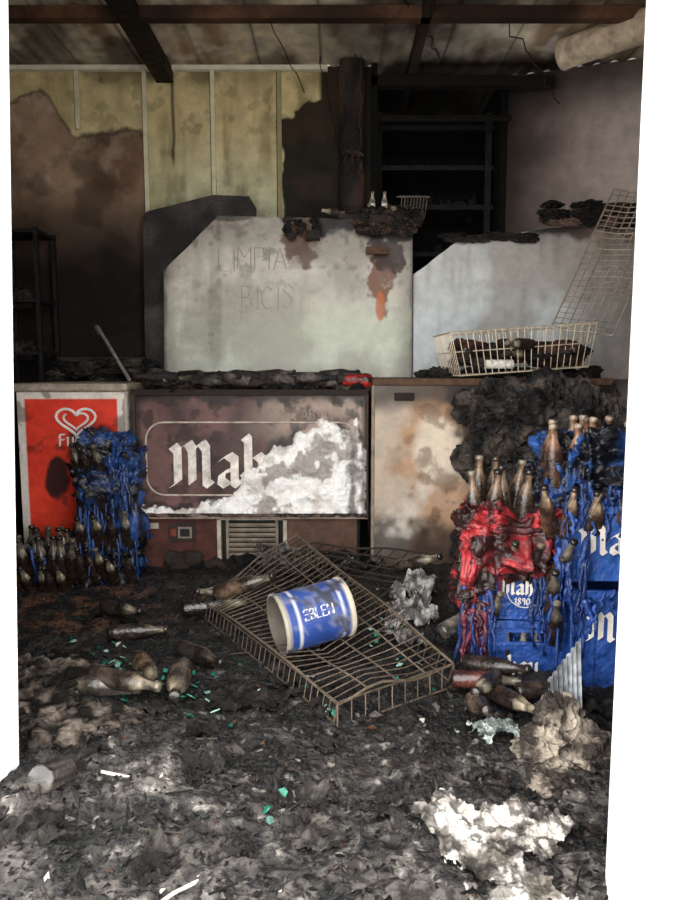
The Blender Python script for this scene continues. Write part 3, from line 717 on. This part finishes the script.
cl=[(-.93,2.35,.10,14),(-.62,2.15,.14,24),(-.42,2.05,.06,6),(-.05,1.95,.03,3),(.12,2.55,.10,10),(-.16,1.5,.04,4),(-.78,2.3,.1,16),(.2,2.2,.1,6),(-.3,2.2,.2,8),(-.1,2.35,.2,8)]
for cx,cy,sp,n in cl:
    for i in range(n):
        x=cx+random.gauss(0,sp*.6);y=cy+random.gauss(0,sp*.6);s=random.uniform(.006,.014)
        a=[random.uniform(.5,1.3) for _ in range(5)]
        p=np.array([(s*a[k]*math.cos(2*math.pi*k/5),s*a[k]*math.sin(2*math.pi*k/5),0) for k in range(5)])
        v=np.concatenate([p,p+[0,0,.003]])
        v=xf(v,T(x,y,H1(x,y)+.012,random.uniform(-45,45),random.uniform(-45,45),0))
        b.add(v,[(4,3,2,1,0),(5,6,7,8,9)]+[(k,(k+1)%5,5+(k+1)%5,5+k) for k in range(5)],random.choice([C(30,104,86),C(54,134,112),C(24,80,68),C(130,170,158)]))
b.build('glass_shards',M_glass,FD)
def crumple(mb,cx,cy,cz,sx,sy,amp,cfun,seed,n=110,fr=9,jag=1.0):
    def P(u,v):
        x=(u-.5)*sx;y=(v-.5)*sy
        dz=amp*(ridge(x+seed,y,0,4,fr)-.3+.5*(fbm(x,y+seed,0,3,fr*.7)-.5))
        dx=amp*.7*(fbm(x+seed,y,3,3,fr)-.5);dy=amp*.7*(fbm(x,y,seed,3,fr)-.5)
        X=cx+x+dx;Y=cy+y+dy
        return np.stack([X,Y,Hf(X,Y)+cz+dz],1)
    def mk(u,v):
        r=np.sqrt(((u-.5)*2)**2+((v-.5)*2)**2);return r+jag*(fbm(u*4,v*4,seed,5,1.2)-.5)*1.6<.72
    mb.grid(n,n,P,cfun,mk)
def ashc(a,b_,k=.5,f2=18):
    def f(x,y,z):
        n=fbm(x,y,z,4,f2);n2=ridge(x,y,z,3,30);return mix(mix(a,b_,sm(n,.42,.66)),C(26,24,23),sm(n2,.58,.76)*k)
    return f
b=MB();crumple(b,.29,1.42,.01,.36,.40,.045,ashc(C(206,200,192),C(100,94,88),.8),3,n=160,fr=12);crumple(b,.42,1.42,.01,.2,.28,.05,ashc(C(190,184,176),C(80,74,68),.8),8,fr=13)
crumple(b,.36,1.25,.005,.24,.22,.035,ashc(C(200,194,186),C(110,104,96),.7),11,fr=13);b.build('paper_sheets',M_ash,FD)
b=MB();crumple(b,.42,1.80,.02,.2,.15,.05,ashc(C(180,190,186),C(100,116,112),.7),15,fr=14);b.build('crumpled_bag',M_ash,FD)
b=MB()
for k in range(70):
    y=random.uniform(1.2,2.1) if k%3 else random.uniform(2.1,3.0);x=random.uniform(-1,1)*(.25+.30*y)
    if (x>.36 and y>2.2) or (x>.15 and y<1.6): continue
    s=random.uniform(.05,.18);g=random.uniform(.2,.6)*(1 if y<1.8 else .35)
    crumple(b,x,y,-.006,s*random.uniform(.8,1.5),s,.05,ashc(C(112,106,102)*g,C(44,41,39)*g,.8),20+k*3,n=40,fr=20)
for (x,y,sx,sy,a,g) in[(-.1,2.75,.5,.3,.08,.2),(.28,2.62,.22,.25,.10,.9),(.32,2.78,.22,.2,.16,.9),(-.2,3.2,.5,.2,.12,.3),(.1,3.3,.4,.2,.1,.4),(-.28,3.3,.3,.15,.2,.6),(.25,2.42,.2,.16,.08,.6)]:
    crumple(b,x,y,.01,sx,sy,a,ashc(C(176,172,168)*g,C(80,76,74)*g,.8),x*50,n=90,fr=14)
b.build('ash_flakes',M_ash,FD)
b=MB()
for (x,y,dz,rx,rz,s,bc) in[(-.66,2.24,.055,86,28,1.05,C(76,60,46)),(-.60,2.06,.05,88,-80,1.1,C(84,76,68)),(-.50,2.16,.06,84,8,1.15,C(64,52,42)),(-.75,2.06,.05,90,70,1.,C(50,42,36)),(-.85,2.5,.04,90,100,.9,C(40,32,28)),(.42,2.2,.05,80,50,.95,C(34,26,22)),(.36,2.35,.09,75,120,.95,C(80,74,68)),(.46,2.05,.04,85,30,.9,C(46,36,30)),(.50,2.1,.05,80,-30,.9,C(30,24,20)),(.36,2.10,.05,88,80,.9,C(70,36,30)),(-.63,2.75,.06,88,105,1.1,C(20,18,18)),(-.5,2.8,.09,70,80,1.1,C(70,54,42)),(.54,2.02,.05,86,100,.9,C(40,32,28)),(.25,2.9,.1,70,60,.9,C(50,42,36)),(.40,1.98,.05,70,0,.9,C(80,66,56)),(-.95,2.75,.04,85,60,.9,C(30,26,24)),(-.4,2.9,.06,80,-60,.9,C(26,22,20)),(-.55,2.35,.04,88,50,.95,C(30,26,24))]:
    bottle(b,x,y,H1(x,y)+dz,rx,0,rz,s,base=bc)
b.build('glass_bottles',M_glass,FD,smooth=True)
b=MB()
for p,q,c_ in[((-.58,1.62,.07),(-.42,1.58,.05),C(205,198,186)),((-.70,1.50,.04),(-.62,1.48,.04),C(170,160,140)),((-.36,1.22,.03),(-.28,1.3,.03),C(190,184,174))]:
    b.tube([p,((p[0]+q[0])/2,(p[1]+q[1])/2,(p[2]+q[2])/2+.006),q],.004,c_,6)
for i in range(80):
    y=random.uniform(1.25,2.9);x=random.uniform(-1,1)*(.2+.3*y);a=random.uniform(0,3.14);L=random.uniform(.015,.05);z=H1(x,y)+.008
    b.tube([(x-L*math.cos(a),y-L*math.sin(a),z),(x+L*math.cos(a),y+L*math.sin(a),z+random.uniform(-.01,.01))],random.uniform(.0015,.003),random.choice(DK+[C(60,52,46)]),5)
b.build('burnt_sticks',M_wood,FD)
b=MB()
for (x,y,z,sx,sy,sz,sd) in[(.54,1.74,.05,.06,.06,.05,1),(.60,1.80,.09,.05,.05,.07,2),(.52,1.63,.03,.05,.05,.03,3),(.65,1.74,.05,.06,.06,.06,4)]:
    b.lump((x,y,z),(sx,sy,sz),lambda q,d:mix(C(54,48,44),C(160,148,134),sm(fbm(q[:,0],q[:,1],q[:,2],4,22),.38,.62)),.6,4,5,seed=sd)
b.build('burnt_cushion',M_ash)
b=MB()
for (x,y,z,sx,sy,sz,sd) in[(-.87,1.93,.07,.11,.09,.06,5),(-.86,2.1,.07,.10,.08,.05,6),(-.76,1.80,.04,.09,.07,.05,7),(-.98,2.05,.08,.10,.08,.07,9),(-.92,2.28,.05,.07,.06,.04,10),(-.68,1.88,.05,.10,.06,.04,12)]:
    b.lump((x,y,z),(sx,sy,sz),lambda q,d:mix(C(20,18,16),C(98,88,80),sm(fbm(q[:,0],q[:,1],q[:,2],4,24),.42,.68)),.7,4,5,seed=sd)
b.build('burnt_cloth_heap',M_ash)
b=MB();b.lathe([(0,.11),(.028,.11),(.033,.105),(.034,.1),(.034,.012),(.03,0),(0,0.004)][::-1],T(-.66,1.60,H1(-.66,1.6)+.03,72,0,-10,1),lambda v:mix(C(26,24,23)[None].repeat(len(v),0),C(80,74,69),sm(fbm(v[:,0],v[:,1],v[:,2],4,50),.45,.65)),24);b.build('drink_can',M_glass,smooth=True)
b=MB()
b.grid(60,30,lambda u,v:np.stack([.62+.10*u+.02*v,1.93+.02*u+.006*np.sin(u*2*math.pi*7)+.1*v,.02+.22*v*(.45+.55*u)],1),ashc(C(180,186,192),C(110,112,116),.5));b.build('corrugated_strip',M_paint,solid=.003)

# ---------------------------------------------------------------- light
wd=bpy.data.worlds.new('World');sc.world=wd;wd.use_nodes=True
bg=wd.node_tree.nodes['Background'];bg.inputs[0].default_value=(1,.985,.96,1);bg.inputs[1].default_value=7.0
pl=bpy.data.lights.new('doorway_portal','AREA');pl.shape='RECTANGLE';pl.size=1.7;pl.size_y=2.7;pl.cycles.is_portal=True
po=bpy.data.objects.new('doorway_portal',pl);sc.collection.objects.link(po);po.location=(-.13,1.25,1.3);po.rotation_euler=(math.radians(90),0,math.radians(-15.5))
# ---------------------------------------------------------------- camera
cd=bpy.data.cameras.new('camera');cam=bpy.data.objects.new('camera',cd);sc.collection.objects.link(cam)
cam.location=(0,0,1.05);cam.rotation_euler=(math.radians(90-6.5),0,0)
cd.sensor_fit='VERTICAL';cd.sensor_height=36;cd.lens=36*700/900;cd.clip_start=.02
sc.camera=cam
